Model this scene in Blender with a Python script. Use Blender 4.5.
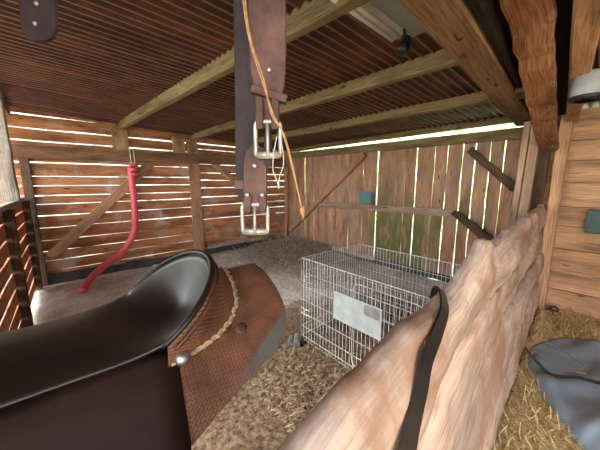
import bpy, math, random
import numpy as np
from mathutils import Vector, Matrix
random.seed(7); rng = np.random.default_rng(7)
for o in list(bpy.data.objects): bpy.data.objects.remove(o)
S = bpy.context.scene; COL = S.collection
PI = math.pi
# ------------------------------------------------------------------ camera
FPX = 268.0; PITCH = math.atan(43/FPX); AZ = math.radians(48.887)
cam = bpy.data.cameras.new('camera'); co = bpy.data.objects.new('camera', cam); COL.objects.link(co)
cam.sensor_width = 36; cam.lens = 36*FPX/600; cam.clip_start = .02; cam.clip_end = 300
co.location = (0, 0, 1.5); co.rotation_euler = (PI/2-PITCH, 0, AZ-PI/2)
S.camera = co
# ------------------------------------------------------------------ sky, sun, exposure
W = bpy.data.worlds.new('sky'); S.world = W; W.use_nodes = True
nt = W.node_tree; bg = nt.nodes['Background']
tc = nt.nodes.new('ShaderNodeTexCoord'); sep = nt.nodes.new('ShaderNodeSeparateXYZ'); rp = nt.nodes.new('ShaderNodeValToRGB')
nt.links.new(tc.outputs['Generated'], sep.inputs[0]); nt.links.new(sep.outputs['Z'], rp.inputs[0]); nt.links.new(rp.outputs[0], bg.inputs[0])
rp.color_ramp.elements[0].position = 0; rp.color_ramp.elements[0].color = (.95, 1, 1, 1)
rp.color_ramp.elements[1].position = .7; rp.color_ramp.elements[1].color = (.8, .9, 1, 1)
bg.inputs[1].default_value = 1.6
def sun_lamp(rot, e, ang):
    l = bpy.data.lights.new('sun', 'SUN'); l.energy = e; l.angle = math.radians(ang); l.color = (1, .95, .86)
    o = bpy.data.objects.new('sun', l); COL.objects.link(o); o.rotation_euler = rot
sun_lamp((math.radians(52), 0, math.radians(-118)), 1.6, 25)
S.view_settings.view_transform = 'Standard'; S.view_settings.look = 'None'
S.view_settings.exposure = 2.3; S.view_settings.gamma = 1; S.view_settings.use_curve_mapping = False

# ------------------------------------------------------------------ materials
def newmat(name):
    m = bpy.data.materials.new(name); m.use_nodes = True
    n = m.node_tree; return m, n, n.nodes['Principled BSDF']
def N(n, t, **k):
    x = n.nodes.new(t)
    for a, b in k.items(): setattr(x, a, b)
    return x
def noise(n, vec, scale, detail=4, rough=.6, dist=0):
    x = N(n, 'ShaderNodeTexNoise'); x.inputs['Scale'].default_value = scale; x.inputs['Detail'].default_value = detail
    x.inputs['Roughness'].default_value = rough; x.inputs['Distortion'].default_value = dist
    n.links.new(vec, x.inputs['Vector']); return x.outputs['Fac']
def ramp(n, fac, stops):
    r = N(n, 'ShaderNodeValToRGB'); e = r.color_ramp.elements
    while len(e) > 1: e.remove(e[-1])
    e[0].position = stops[0][0]; e[0].color = (*stops[0][1], 1)
    for p, c in stops[1:]:
        q = e.new(p); q.color = (*c, 1)
    n.links.new(fac, r.inputs[0]); return r.outputs[0]
def g(v): return (v, v, v)
def mix(n, fac, a, b, mode='MIX'):
    x = N(n, 'ShaderNodeMix', data_type='RGBA', blend_type=mode)
    for s, v in ((x.inputs['Factor'], fac), (x.inputs['A'], a), (x.inputs['B'], b)):
        if hasattr(v, 'type'): n.links.new(v, s)
        elif isinstance(v, tuple): s.default_value = (*v, 1)
        else: s.default_value = v
    return x.outputs['Result']
def mapping(n, vec, sc):
    x = N(n, 'ShaderNodeMapping'); x.inputs['Scale'].default_value = sc; n.links.new(vec, x.inputs[0]); return x.outputs[0]
def bump(n, h, b, strength=.4, dist=.01):
    x = N(n, 'ShaderNodeBump'); x.inputs['Strength'].default_value = strength; x.inputs['Distance'].default_value = dist
    n.links.new(h, x.inputs['Height']); n.links.new(x.outputs[0], b.inputs['Normal'])
def wood(name, dark, mid, light, patch=None, pamt=.5, pscale=1.6, green=None, knots=True, rough=.85, gstr=.5):
    m, n, b = newmat(name); uv = N(n, 'ShaderNodeUVMap').outputs[0]
    obj = N(n, 'ShaderNodeTexCoord').outputs['Object']
    fine = noise(n, mapping(n, uv, (2.2, 45, 1)), 2.2, 8, .65, .25)
    big = noise(n, mapping(n, uv, (.7, 4, 1)), 1.6, 3, .5, .4)
    c = ramp(n, fine, [(.3, dark), (.5, mid), (.72, light)])
    c2 = ramp(n, big, [(.3, g(.5)), (.5, g(.95)), (.72, g(1.3))])
    c = mix(n, 1.0, c, c2, 'MULTIPLY')
    if patch:
        pf = ramp(n, noise(n, mapping(n, obj, (pscale, pscale, pscale)), 1.7, 7, .65, .5), [(.62-.3*pamt, g(0)), (.78-.3*pamt, g(1))])
        pf = mix(n, 1.0, pf, ramp(n, fine, [(.2, g(.55)), (.6, g(1))]), 'MULTIPLY')
        c = mix(n, pf, c, patch)
    if knots:
        v = N(n, 'ShaderNodeTexVoronoi'); v.inputs['Scale'].default_value = 1.0
        n.links.new(mapping(n, uv, (2.6, 9, 1)), v.inputs['Vector'])
        kf = ramp(n, v.outputs['Distance'], [(.05, g(1)), (.13, g(0))])
        c = mix(n, kf, c, tuple(x*.45 for x in dark))
    if green:
        y0, y1, z1, gc = green
        s = N(n, 'ShaderNodeSeparateXYZ'); n.links.new(obj, s.inputs[0])
        def rng_(o, a, bb, lo, hi):
            r = N(n, 'ShaderNodeMapRange'); r.inputs[1].default_value = a; r.inputs[2].default_value = bb
            r.inputs[3].default_value = lo; r.inputs[4].default_value = hi; n.links.new(o, r.inputs[0]); return r.outputs[0]
        f = mix(n, 1.0, rng_(s.outputs[1], y0-.25, y0+.1, 0, 1), rng_(s.outputs[1], y1-.1, y1+.35, 1, 0), 'MULTIPLY')
        f = mix(n, 1.0, f, rng_(s.outputs[2], z1-.25, z1+.35, 1, .18), 'MULTIPLY')
        f = mix(n, 1.0, f, ramp(n, noise(n, mapping(n, obj, (1, 6, 1.3)), 2.5, 5), [(.32, g(0)), (.5, g(.95))]), 'MULTIPLY')
        c = mix(n, f, c, gc)
    n.links.new(c, b.inputs['Base Color']); b.inputs['Roughness'].default_value = rough; b.inputs['Specular IOR Level'].default_value = .12
    bump(n, fine, b, gstr, .006); return m
def plain(name, col, rough=.6, metal=0, var=.25, scale=20, bstr=.1, col2=None, coat=0, spec=.5):
    m, n, b = newmat(name); obj = N(n, 'ShaderNodeTexCoord').outputs['Object']
    f = noise(n, obj, scale, 5, .6)
    lo = tuple(x*(1-var) for x in col); hi = col2 or tuple(min(1, x*(1+var)) for x in col)
    n.links.new(ramp(n, f, [(.35, lo), (.65, hi)]), b.inputs['Base Color'])
    b.inputs['Roughness'].default_value = rough; b.inputs['Metallic'].default_value = metal
    b.inputs['Specular IOR Level'].default_value = spec
    b.inputs['Coat Weight'].default_value = coat; b.inputs['Coat Roughness'].default_value = .25
    bump(n, f, b, bstr, .004); return m

M = {}
M['wall_left'] = wood('wall_left_boards', (.2, .07, .03), (.5, .2, .09), (.68, .35, .2), (.55, .42, .35), .38, 1.3)
M['wall_back'] = wood('wall_back_boards', (.24, .105, .06), (.5, .26, .155), (.66, .4, .27), (.4, .29, .21), .4, 1.2, green=(1.75, 2.78, 1.05, (.15, .16, .055)))
M['wall_right'] = wood('wall_right_boards', (.34, .17, .085), (.6, .34, .19), (.74, .48, .3), None)
M['beam'] = wood('beam_wood', (.13, .085, .04), (.27, .19, .1), (.4, .3, .17), (.2, .19, .08), .25, 3, knots=True)
M['rail_wood'] = wood('rail_wood', (.1, .045, .025), (.24, .12, .065), (.36, .2, .12), None)
M['post'] = wood('post_wood', (.22, .1, .05), (.46, .25, .14), (.6, .38, .24), None)
M['dark_wood'] = wood('dark_wood', (.05, .028, .018), (.12, .07, .045), (.2, .13, .09), None)
M['shade_wood'] = wood('painted_shade_wood', (.008, .006, .005), (.018, .012, .009), (.035, .022, .015), None)  # near-black colour stands in for the unlit voids between overhead beams
M['header'] = wood('header_wood', (.12, .065, .035), (.25, .145, .08), (.34, .21, .125), None)
M['rough'] = wood('rough_sawn_wood', (.15, .06, .025), (.36, .16, .08), (.52, .29, .18), (.5, .33, .25), .3, 4, knots=False, gstr=1)
M['grey_wood'] = wood('grey_wood', (.18, .13, .1), (.36, .28, .22), (.5, .42, .35), (.55, .5, .45), .4, 2)
M['brown_grey_wood'] = wood('brown_grey_wood', (.2, .125, .09), (.38, .26, .19), (.5, .37, .28), None)
M['pale_wood'] = wood('pale_wood', (.3, .18, .11), (.52, .34, .22), (.64, .46, .33), None, knots=False)
M['plank'] = wood('partition_plank_wood', (.46, .28, .2), (.66, .48, .38), (.78, .63, .54), (.42, .23, .14), .5, 1.5, knots=False, gstr=.5)
M['plank2'] = wood('partition_plank_wood_brown', (.22, .11, .07), (.45, .27, .19), (.6, .42, .33), (.6, .47, .4), .35, 2.5, knots=False, gstr=.9)
M['leather'] = plain('dark_seat_leather', (.014, .008, .006), .4, 0, .3, 9, .05, coat=.05, spec=.35)
M['leather_seat'] = plain('seat_leather', (.022, .012, .008), .36, 0, .3, 9, .04, coat=.0)
M['leather_fender'] = plain('fender_leather', (.024, .0095, .006), .6, 0, .25, 12, .05, spec=.2)
M['leather_brown'] = plain('brown_leather', (.085, .03, .017), .5, 0, .3, 25, .15)
M['leather_strap'] = plain('strap_leather', (.085, .034, .028), .62, 0, .35, 14, .2, col2=(.15, .07, .058), spec=.3)
M['leather_strap_dark'] = plain('dark_strap_leather', (.035, .02, .021), .65, 0, .35, 14, .2, spec=.25)
M['rawhide'] = plain('rawhide', (.4, .28, .15), .6, 0, .3, 60, .2)
M['silver'] = plain('worn_silver', (.42, .38, .33), .4, .9, .3, 40, .1)
M['buckle'] = plain('buckle_metal', (.5, .46, .41), .5, .6, .2, 60, .1)
M['wire'] = plain('cage_wire', (.66, .66, .66), .45, .3, .2, 30, .05)
M['plate'] = plain('cage_plate', (.5, .53, .53), .5, .3, .12, 12, .05)
M['tray'] = plain('cage_tray', (.13, .09, .065), .7, 0, .3, 8, .1)
M['hose'] = plain('red_rubber', (.75, .1, .13), .45, 0, .15, 12, .1)
M['twine'] = plain('orange_twine', (.42, .21, .09), .8, 0, .25, 120, .2)
M['string'] = plain('pale_string', (.6, .55, .45), .8, 0, .2, 80, .2)
M['black'] = plain('black_plastic', (.012, .012, .014), .4, 0, .2, 20, .05)
M['teal'] = plain('teal_plastic', (.11, .22, .24), .5, 0, .2, 30, .05)
M['dkgreen'] = plain('dark_green_plastic', (.02, .07, .06), .4, 0, .2, 30, .05)
M['membrane'] = plain('dark_membrane', (.05, .045, .042), .5, 0, .3, 6, .2)
M['lamp_white'] = plain('lamp_white', (.5, .5, .47), .5, 0, .1, 10, .05)
M['tube'] = plain('lamp_tube', (.8, .8, .78), .2, 0, .05, 10, .02)
M['sheet_grey'] = plain('grey_sheet', (.3, .32, .31), .6, 0, .1, 5, .05)
M['galv'] = plain('grey_galvanised', (.35, .35, .34), .45, .7, .2, 20, .1)

# rusty corrugated roof
m, n, b = newmat('rusty_corrugated_sheet'); obj = N(n, 'ShaderNodeTexCoord').outputs['Object']
f1 = noise(n, mapping(n, obj, (1, 1, 1)), 1.2, 6, .7, .5); f2 = noise(n, mapping(n, obj, (1.2, 9, 1)), 6, 6, .7)
c = ramp(n, f1, [(.3, (.022, .008, .006)), (.5, (.058, .019, .011)), (.68, (.14, .045, .018))])
c = mix(n, ramp(n, f2, [(.5, g(0)), (.75, g(.6))]), c, (.16, .08, .055))
c = mix(n, ramp(n, noise(n, mapping(n, obj, (1.5, 3, 1)), 1.3, 4, .6, .4), [(.5, g(0)), (.68, g(.55))]), c, (.22, .075, .03))
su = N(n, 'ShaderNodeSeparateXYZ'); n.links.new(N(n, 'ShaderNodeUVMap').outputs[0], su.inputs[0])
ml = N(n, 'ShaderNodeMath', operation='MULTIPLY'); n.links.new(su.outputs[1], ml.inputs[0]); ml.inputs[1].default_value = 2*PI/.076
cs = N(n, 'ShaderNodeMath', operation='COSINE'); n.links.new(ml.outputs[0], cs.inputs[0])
cf = ramp(n, cs.outputs[0], [(.82, g(0)), (.96, g(1))])     # light caught by the crests painted into the colour, with some scuffing
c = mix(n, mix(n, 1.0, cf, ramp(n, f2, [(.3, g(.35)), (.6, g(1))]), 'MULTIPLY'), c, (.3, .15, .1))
n.links.new(c, b.inputs['Base Color']); b.inputs['Roughness'].default_value = .5; b.inputs['Metallic'].default_value = .2
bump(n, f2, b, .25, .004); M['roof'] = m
# floor: dusty concrete, dung and straw
m, n, b = newmat('stable_floor'); obj = N(n, 'ShaderNodeTexCoord').outputs['Object']
s = N(n, 'ShaderNodeSeparateXYZ'); n.links.new(obj, s.inputs[0])
fa = noise(n, obj, 2.2, 7, .65, .3); fb = noise(n, obj, 26, 6, .75); fc = noise(n, obj, .9, 3)
dust = ramp(n, fa, [(.3, (.42, .34, .29)), (.55, (.72, .63, .57)), (.75, (.82, .76, .71))])
dung = ramp(n, fb, [(.36, (.055, .035, .022)), (.5, (.17, .11, .07)), (.64, (.38, .27, .18))])
straw = ramp(n, fb, [(.3, (.24, .15, .06)), (.5, (.5, .35, .16)), (.7, (.7, .53, .29))])
def lin(a, bb, cc, d, thr, w):
    v = N(n, 'ShaderNodeVectorMath', operation='DOT_PRODUCT'); n.links.new(obj, v.inputs[0]); v.inputs[1].default_value = (a, bb, cc)
    ad = N(n, 'ShaderNodeMath', operation='MULTIPLY_ADD'); n.links.new(fc, ad.inputs[0]); ad.inputs[1].default_value = d; n.links.new(v.outputs['Value'], ad.inputs[2])
    r = N(n, 'ShaderNodeMapRange'); r.inputs[1].default_value = thr-w; r.inputs[2].default_value = thr+w; n.links.new(ad.outputs[0], r.inputs[0]); return r.outputs[0]
c = mix(n, lin(-.6, -1, 0, 1.2, -2.6, .35), dust, dung)
c = mix(n, ramp(n, fb, [(.52, g(0)), (.66, g(.75))]), c, (.2, .15, .1))
c = mix(n, lin(.06, -1, 0, 0, -.18, .08), c, straw)
n.links.new(c, b.inputs['Base Color']); b.inputs['Roughness'].default_value = .95; b.inputs['Specular IOR Level'].default_value = .1; bump(n, fb, b, .8, .02); M['floor'] = m
# straw strands
def strawmat(name, a, bb, cc):
    m, n, b = newmat(name); obj = N(n, 'ShaderNodeTexCoord').outputs['Object']
    n.links.new(ramp(n, noise(n, obj, 30, 2), [(.3, a), (.5, bb), (.68, cc)]), b.inputs['Base Color']); b.inputs['Roughness'].default_value = .7; b.inputs['Specular IOR Level'].default_value = .2; return m
M['straw'] = strawmat('dry_straw', (.48, .31, .12), (.78, .58, .28), (.9, .75, .46))
M['litter'] = strawmat('dirty_litter', (.07, .045, .028), (.27, .18, .11), (.52, .39, .26))
M['old_hay'] = strawmat('old_hay', (.16, .11, .075), (.48, .38, .29), (.78, .67, .53))
M['grass'] = plain('grass', (.36, .37, .26), .9, 0, .3, 3, .3)
M['hedge'] = plain('hedge_leaves', (.42, .52, .27), .8, 0, .5, 5, .6)
M['hedge_pale'] = plain('pale_hedge', (.5, .5, .42), .9, 0, .3, 4, .4)
# basket-weave tooled leather
m, n, b = newmat('basket_weave_leather'); uv = N(n, 'ShaderNodeUVMap').outputs[0]
mp = N(n, 'ShaderNodeMapping'); mp.inputs['Scale'].default_value = (1, 1, 1); mp.inputs['Rotation'].default_value = (0, 0, math.radians(40)); n.links.new(uv, mp.inputs[0])
br = N(n, 'ShaderNodeTexBrick'); n.links.new(mp.outputs[0], br.inputs[0]); br.inputs['Scale'].default_value = 52
br.inputs['Mortar Size'].default_value = .06; br.inputs['Mortar Smooth'].default_value = .6; br.inputs['Brick Width'].default_value = .62; br.inputs['Row Height'].default_value = .34
br.inputs['Color1'].default_value = (1, 1, 1, 1); br.inputs['Color2'].default_value = (.75, .75, .75, 1); br.inputs['Mortar'].default_value = (.1, .1, .1, 1)
f = noise(n, uv, 14, 5)
c = ramp(n, f, [(.3, (.1, .038, .02)), (.7, (.27, .11, .06))])
c = mix(n, ramp(n, br.outputs['Color'], [(.1, g(.7)), (.7, g(0))]), c, (.045, .016, .01))
# worn grey rim along the skirt's outer edge: uv.y (0 spine .. arc length)
s = N(n, 'ShaderNodeSeparateXYZ'); n.links.new(uv, s.inputs[0])
def mad(i, a, o): 
    x = N(n, 'ShaderNodeMath', operation='MULTIPLY_ADD'); n.links.new(i, x.inputs[0]); x.inputs[1].default_value = a
    if hasattr(o, 'type'): n.links.new(o, x.inputs[2])
    else: x.inputs[2].default_value = o
    return x.outputs[0]
e = mad(s.outputs[0], .55, mad(s.outputs[1], 1.0, mad(f, .02, 0)))   # x*.55 + arc
wf = N(n, 'ShaderNodeMapRange'); wf.inputs[1].default_value = .416; wf.inputs[2].default_value = .43; n.links.new(e, wf.inputs[0])
wx = N(n, 'ShaderNodeMapRange'); wx.inputs[1].default_value = .21; wx.inputs[2].default_value = .33; n.links.new(s.outputs[0], wx.inputs[0])
c = mix(n, mix(n, 1.0, wf.outputs[0], wx.outputs[0], 'MULTIPLY'), c, (.13, .11, .09))
n.links.new(c, b.inputs['Base Color']); b.inputs['Roughness'].default_value = .55; b.inputs['Specular IOR Level'].default_value = .3; bump(n, br.outputs['Color'], b, .7, .002); M['skirt'] = m
# rug cloth
m, n, b = newmat('blue_grey_cloth'); obj = N(n, 'ShaderNodeTexCoord').outputs['Object']
f = noise(n, obj, 3, 4); n.links.new(ramp(n, f, [(.3, (.2, .255, .31)), (.7, (.32, .38, .44))]), b.inputs['Base Color'])
b.inputs['Roughness'].default_value = .7; bump(n, noise(n, obj, 250, 2), b, .2, .001); M['cloth'] = m
M['tub'] = plain('grey_white_plastic', (.42, .44, .44), .5, 0, .15, 6, .05)
M['cloth_band'] = plain('dark_binding_cloth', (.06, .065, .08), .7, 0, .2, 30, .1)

# ------------------------------------------------------------------ mesh builder
class MB:
    def __init__(s): s.v = []; s.f = []; s.uv = []
    def loft(s, rings, cap=True, closed=True, uo=None):
        """rings: list of equal-length point lists; uv = length along, distance around"""
        if uo is None: uo = (random.uniform(0, 50), random.uniform(0, 50))
        b0 = len(s.v); k = len(rings[0])
        for r in rings: s.v += [tuple(p) for p in r]
        L = [0]
        for a, bb in zip(rings, rings[1:]): L.append(L[-1]+(Vector(bb[0])-Vector(a[0])).length)
        per = [0]
        for i in range(k): per.append(per[-1]+(Vector(rings[0][(i+1) % k])-Vector(rings[0][i])).length)
        for i in range(len(rings)-1):
            for j in range(k if closed else k-1):
                j2 = (j+1) % k
                s.f.append((b0+i*k+j, b0+i*k+j2, b0+(i+1)*k+j2, b0+(i+1)*k+j))
                s.uv.append([(uo[0]+L[i], uo[1]+per[j]), (uo[0]+L[i], uo[1]+per[j+1]), (uo[0]+L[i+1], uo[1]+per[j+1]), (uo[0]+L[i+1], uo[1]+per[j])])
        if cap and closed:
            for i, rv in ((0, True), (len(rings)-1, False)):
                idx = [b0+i*k+j for j in range(k)]
                c0 = Vector(rings[i][0])
                us = [(uo[0]+(Vector(p)-c0).x+(Vector(p)-c0).y, uo[1]+(Vector(p)-c0).z) for p in rings[i]]
                if rv: idx = idx[::-1]; us = us[::-1]
                s.f.append(tuple(idx)); s.uv.append(us)
        return s
    def beam(s, p0, p1, w, h, up=(0, 0, 1), seg=1, jit=0, ch=.1, uo=None):
        """timber from p0 to p1, w across, h along 'up', centred on the line"""
        p0 = Vector(p0); p1 = Vector(p1); d = (p1-p0).normalized(); up = Vector(up)
        sd = d.cross(up).normalized(); up = sd.cross(d).normalized()
        c = min(w, h)*ch; a, bb = w/2, h/2
        cs = [(-a+c, -bb), (a-c, -bb), (a, -bb+c), (a, bb-c), (a-c, bb), (-a+c, bb), (-a, bb-c), (-a, -bb+c)]
        rings = []
        for i in range(seg+1):
            t = i/seg; o = p0.lerp(p1, t)
            jx, jy = random.gauss(0, jit), random.gauss(0, jit)
            rings.append([o+sd*(x+jx+random.gauss(0, jit*.5))+up*(y+jy+random.gauss(0, jit*.5)) for x, y in cs])
        return s.loft(rings, uo=uo)
    def tube(s, pts, r, n=6, cap=True, rr=None, close=False):
        P = [Vector(p) for p in pts]; rings = []
        k = len(P); prev = None
        for i, p in enumerate(P):
            if close: d = (P[(i+1) % k]-P[(i-1) % k])
            else: d = P[min(i+1, k-1)]-P[max(i-1, 0)]
            d.normalize()
            if prev is None:
                a = d.cross(Vector((0, 0, 1)))
                if a.length < .1: a = d.cross(Vector((1, 0, 0)))
            else: a = prev-d*prev.dot(d)
            a.normalize(); prev = a; bb = d.cross(a)
            q = rr[i] if rr else r
            rings.append([p+(a*math.cos(2*PI*j/n)+bb*math.sin(2*PI*j/n))*q for j in range(n)])
        if close: rings.append(rings[0]); cap = False
        return s.loft(rings, cap=cap, uo=(0, 0))
    def grid(s, G, uvf=None, flip=False):
        """G[i][j] points open surface; uvf[i][j] uv"""
        b0 = len(s.v); a = len(G); k = len(G[0])
        for r in G: s.v += [tuple(p) for p in r]
        for i in range(a-1):
            for j in range(k-1):
                q = [(i, j), (i, j+1), (i+1, j+1), (i+1, j)]
                if flip: q = q[::-1]
                s.f.append(tuple(b0+x*k+y for x, y in q))
                s.uv.append([uvf[x][y] if uvf else (x/a, y/k) for x, y in q])
        return s
    def lathe(s, prof, c, ax=(0, 0, 1), n=16):
        ax = Vector(ax).normalized(); a = ax.cross(Vector((0, 0, 1)))
        if a.length < .1: a = ax.cross(Vector((1, 0, 0)))
        a.normalize(); bb = ax.cross(a); c = Vector(c)
        return s.loft([[c+ax*z+(a*math.cos(2*PI*j/n)+bb*math.sin(2*PI*j/n))*r for j in range(n)] for r, z in prof], uo=(0, 0))
    def build(s, name, mat, parent=None, smooth=False, solid=0, bev=0, sub=0, off=-1):
        me = bpy.data.meshes.new(name); me.from_pydata(s.v, [], s.f)
        ul = me.uv_layers.new(name='UVMap'); flat = [c for f in s.uv for u in f for c in u]
        ul.data.foreach_set('uv', flat); me.materials.append(M[mat] if isinstance(mat, str) else mat)
        if smooth: me.polygons.foreach_set('use_smooth', [True]*len(me.polygons))
        me.update()
        o = bpy.data.objects.new(name, me); COL.objects.link(o)
        if parent: o.parent = parent
        if solid:
            q = o.modifiers.new('thickness', 'SOLIDIFY'); q.thickness = solid; q.offset = off
        if bev:
            q = o.modifiers.new('bevel', 'BEVEL'); q.width = bev; q.segments = 2
        if sub:
            q = o.modifiers.new('subdivision', 'SUBSURF'); q.levels = q.render_levels = sub
        return o
def tag(o, label, cat, group=None, kind=None):
    if label: o['label'] = label
    if cat: o['category'] = cat
    if group: o['group'] = group
    if kind: o['kind'] = kind
    return o
def struct(o): o['kind'] = 'structure'; return o
def thing(name, loc, label, cat, group=None, rz=0):
    o = bpy.data.objects.new(name, None); COL.objects.link(o); o.location = loc; o.rotation_euler = (0, 0, rz); o.empty_display_size = .05
    return tag(o, label, cat, group)
def spline(pts, n=8):
    P = [Vector(p) for p in pts]; out = []
    for i in range(len(P)-1):
        a, b_, c_, d = P[max(i-1, 0)], P[i], P[i+1], P[min(i+2, len(P)-1)]
        for k in range(n):
            t = k/n
            out.append(.5*((2*b_)+(c_-a)*t+(2*a-5*b_+4*c_-d)*t*t+(3*b_-a-3*c_+d)*t**3))
    out.append(P[-1]); return out
def timber(name, mat, p0, p1, w, h, up, label, cat, group=None, seg=8, jit=.002, ch=.08):
    return tag(MB().beam(p0, p1, w, h, up, seg, jit, ch).build(name, mat), label, cat, group)

YL, XB = 5.3, 4.19
def roofz(x, y=0): 
    z = 2.497-.05*x
    if y > 4.3: z -= .03*((y-4.3)/1.0)**2
    return z
# ================================================================== STRUCTURE
# floor
mb = MB(); xs = np.linspace(-3, 5.2, 90); ys = np.linspace(-3, 6, 90)
def fz(x, y):
    z = .006*math.sin(x*7+y*3)+.006*math.sin(y*9-x*4)
    z += .19*math.exp(-(((x-3.7)/.6)**2+((y-4.4)/.75)**2))*(1+.15*math.sin(x*14)*math.sin(y*11))
    z += .06*math.exp(-(((x-2.6)/.9)**2+((y-4.95)/.35)**2))
    if y < .25+.05*x: z += .02+.012*math.sin(x*13+y*5)+.012*math.sin(y*17-x*3)
    return z
mb.grid([[(x, y, fz(x, y)) for y in ys] for x in xs], flip=True)
struct(mb.build('floor', 'floor', smooth=True))
# ground outside
mb = MB(); mb.grid([[(x, y, -.06) for y in (-40, 40)] for x in (-40, 40)], flip=True); struct(mb.build('ground', 'grass'))
# roof sheets
mb = MB(); ny = 1270; ys = np.linspace(-2.6, 5.42, ny); xs = np.linspace(-1.4, 4.45, 16)
def rz_(x, y):
    k = math.floor((y+2.6)/.84); lap = ((y+2.6)/.84-k)
    return roofz(x, y)-.024*(.5+.5*math.cos(2*PI*y/.076))**2.2+.03*max(0, 1-lap*12)+.004*math.sin(x*2+k)
mb.grid([[(x, y, rz_(x, y)) for y in ys] for x in xs], uvf=[[(x, float(y)) for y in ys] for x in xs])
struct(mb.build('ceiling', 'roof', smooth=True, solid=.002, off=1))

# left wall: horizontal boards with daylight between them (one wall, boards are its pattern)
mb = MB()
edges = [2.395, 2.235, 2.215, 2.07, 2.05, 1.78, 1.765, 1.59, 1.575, 1.455, 1.44, 1.315, 1.30, 1.19, 1.178, 1.025, 1.01, .85, .837, .66, .652, .50, .492, .355, .347, .20, .194, .0]
def hboards(mb, x0, x1, edges, y, side=1):
    for i, (t, b_) in enumerate(zip(edges[::2], edges[1::2])):
        if i > 1: t += .001; b_ -= .001
        z = (t+b_)/2; h = t-b_
        sag = random.uniform(-.004, .004)
        mb.beam((x0, y+random.uniform(-.003, .003), z+sag), (x1, y+random.uniform(-.003, .003), z-sag), .02, h, (0, 0, 1), 10, .0018, .1)
hboards(mb, -1.0, 1.93, edges, YL+.012)
e2 = [2.345, 2.235, 2.22, 2.13, 2.12, 2.0, 1.985, 1.85, 1.84, 1.685, 1.67, 1.54, 1.525, 1.39, 1.375, 1.21, 1.197, 1.045, 1.032, .905, .898, .76, .748, .60, .597, .45, .447, .30, .297, .15, .148, .0]
hboards(mb, 1.93, 4.2, e2, YL+.012)
mb.beam((-1.0, YL-.01, 2.462), (.72, YL-.01, 2.425), .02, .07, (0, 0, 1), 6, .002)
struct(mb.build('wall_left', 'wall_left'))
# back wall: upright boards
mb = MB()
gaps = [5.3, 4.97, 4.65, 4.34, 4.0, 3.68, 3.36, 3.04, 2.74, 2.41, 2.22, 2.04, 1.77, 1.59, 1.39, 1.24, 1.07, .92, .74, .55]
gw = [.65*v for v in [0, .006, .02, .018, .006, .008, .005, .014, .022, .01, .016, .02, .016, .018, .02, .016, .02, .0, .0, .0]]
for i in range(len(gaps)-1):
    a, c = gaps[i]-gw[i]/2, gaps[i+1]+gw[i+1]/2
    t = 2.1-.02*random.random()
    xo = random.uniform(-.009, .007)
    mb.beam((XB+.032+xo, (a+c)/2, .02), (XB+.032+xo+random.uniform(-.003, .003), (a+c)/2+random.uniform(-.006, .006), t), .022, a-c, (0, 1, 0), 10, .0022, .26)
struct(mb.build('wall_back', 'wall_back'))
# back wall of the neighbouring stall: horizontal boards
mb = MB(); zz = [.0, .0, .27, .51, .75, 1.01, 1.23, 1.49, 1.73, 1.94, 2.09, 2.26]
for a, c in zip(zz[1:], zz[2:]): mb.beam((XB+.012, .52, (a+c)/2), (XB+.012, -2.5, (a+c)/2+random.uniform(-.006, .006)), .022, c-a-.005, (0, 0, 1), 14, .0012, .2)
mb2 = MB().beam((XB+.04, .5, 1.12), (XB+.04, -2.5, 1.12), .01, 2.24, (0, 0, 1)); struct(mb2.build('blackout_panel', 'dark_wood'))  # added dark panel behind the boards, stops daylight leaking through the joints
struct(mb.build('wall_right', 'wall_right'))
mb = MB().beam((-.2, -2.52, 1.1), (4.2, -2.52, 1.1), .02, 2.2, seg=4); struct(mb.build('wall_side', 'wall_right'))
mb = MB()
for i in range(6):
    y0 = 1.2-i*.155; mb.beam((-.48, y0, 0), (-.48, y0, 2.44), .022, .15, (0, 1, 0), 6, .001)
struct(mb.build('shade_wall', 'dark_wood'))  # added wall out of view, placed to keep front light off the saddle
# dark damp-proof skirting
mb = MB()
for i in range(12):
    x0 = -.5+i*.39; mb.beam((x0, YL-.015, .07), (x0+.395, YL-.015, .07), .008, .14+random.uniform(-.03, .03), seg=5, jit=.005)
struct(mb.build('baseboard_left', 'membrane'))
mb = MB()
for i in range(12):
    y0 = 5.25-i*.39; mb.beam((XB-.008, y0, .065), (XB-.008, y0-.395, .065),    .008, .12+random.uniform(-.02, .02), seg=3, jit=.003)
struct(mb.build('baseboard_back', 'membrane'))
struct(MB().beam((XB-.03, 5.2, .145), (XB-.03, 2.7, .12), .03, .09, seg=10, jit=.002).build('trim_1', 'grey_wood'))
struct(MB().beam((2.1, YL-.03, .2), (3.9, YL-.03, .19), .025, .07, seg=10, jit=.002).build('trim_2', 'grey_wood'))

# ================================================================== OUTSIDE
mb = MB(); G = []
for i, y in enumerate(np.linspace(-14, 16, 90)):
    G.append([(9+random.uniform(-.3, .3)+.3*z, y, z+random.uniform(-.2, .2)) for z in np.linspace(-.1, 4.4, 16)])
mb.grid(G, flip=True); tag(mb.build('hedge', 'hedge', smooth=False), 'bright green hedge seen through gap behind the upright boards', 'hedge', kind='stuff')
mb = MB(); G = []
for x in np.linspace(-14, 8, 70):
    G.append([(x, 10+random.uniform(-.3, .3)+.3*z, z+random.uniform(-.2, .2)) for z in np.linspace(-.1, 4.0, 16)])
mb.grid(G); tag(mb.build('hedge', 'hedge_pale', smooth=False), 'pale hedge seen through the gaps of the slatted wall with the red hose', 'hedge', kind='stuff')

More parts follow.
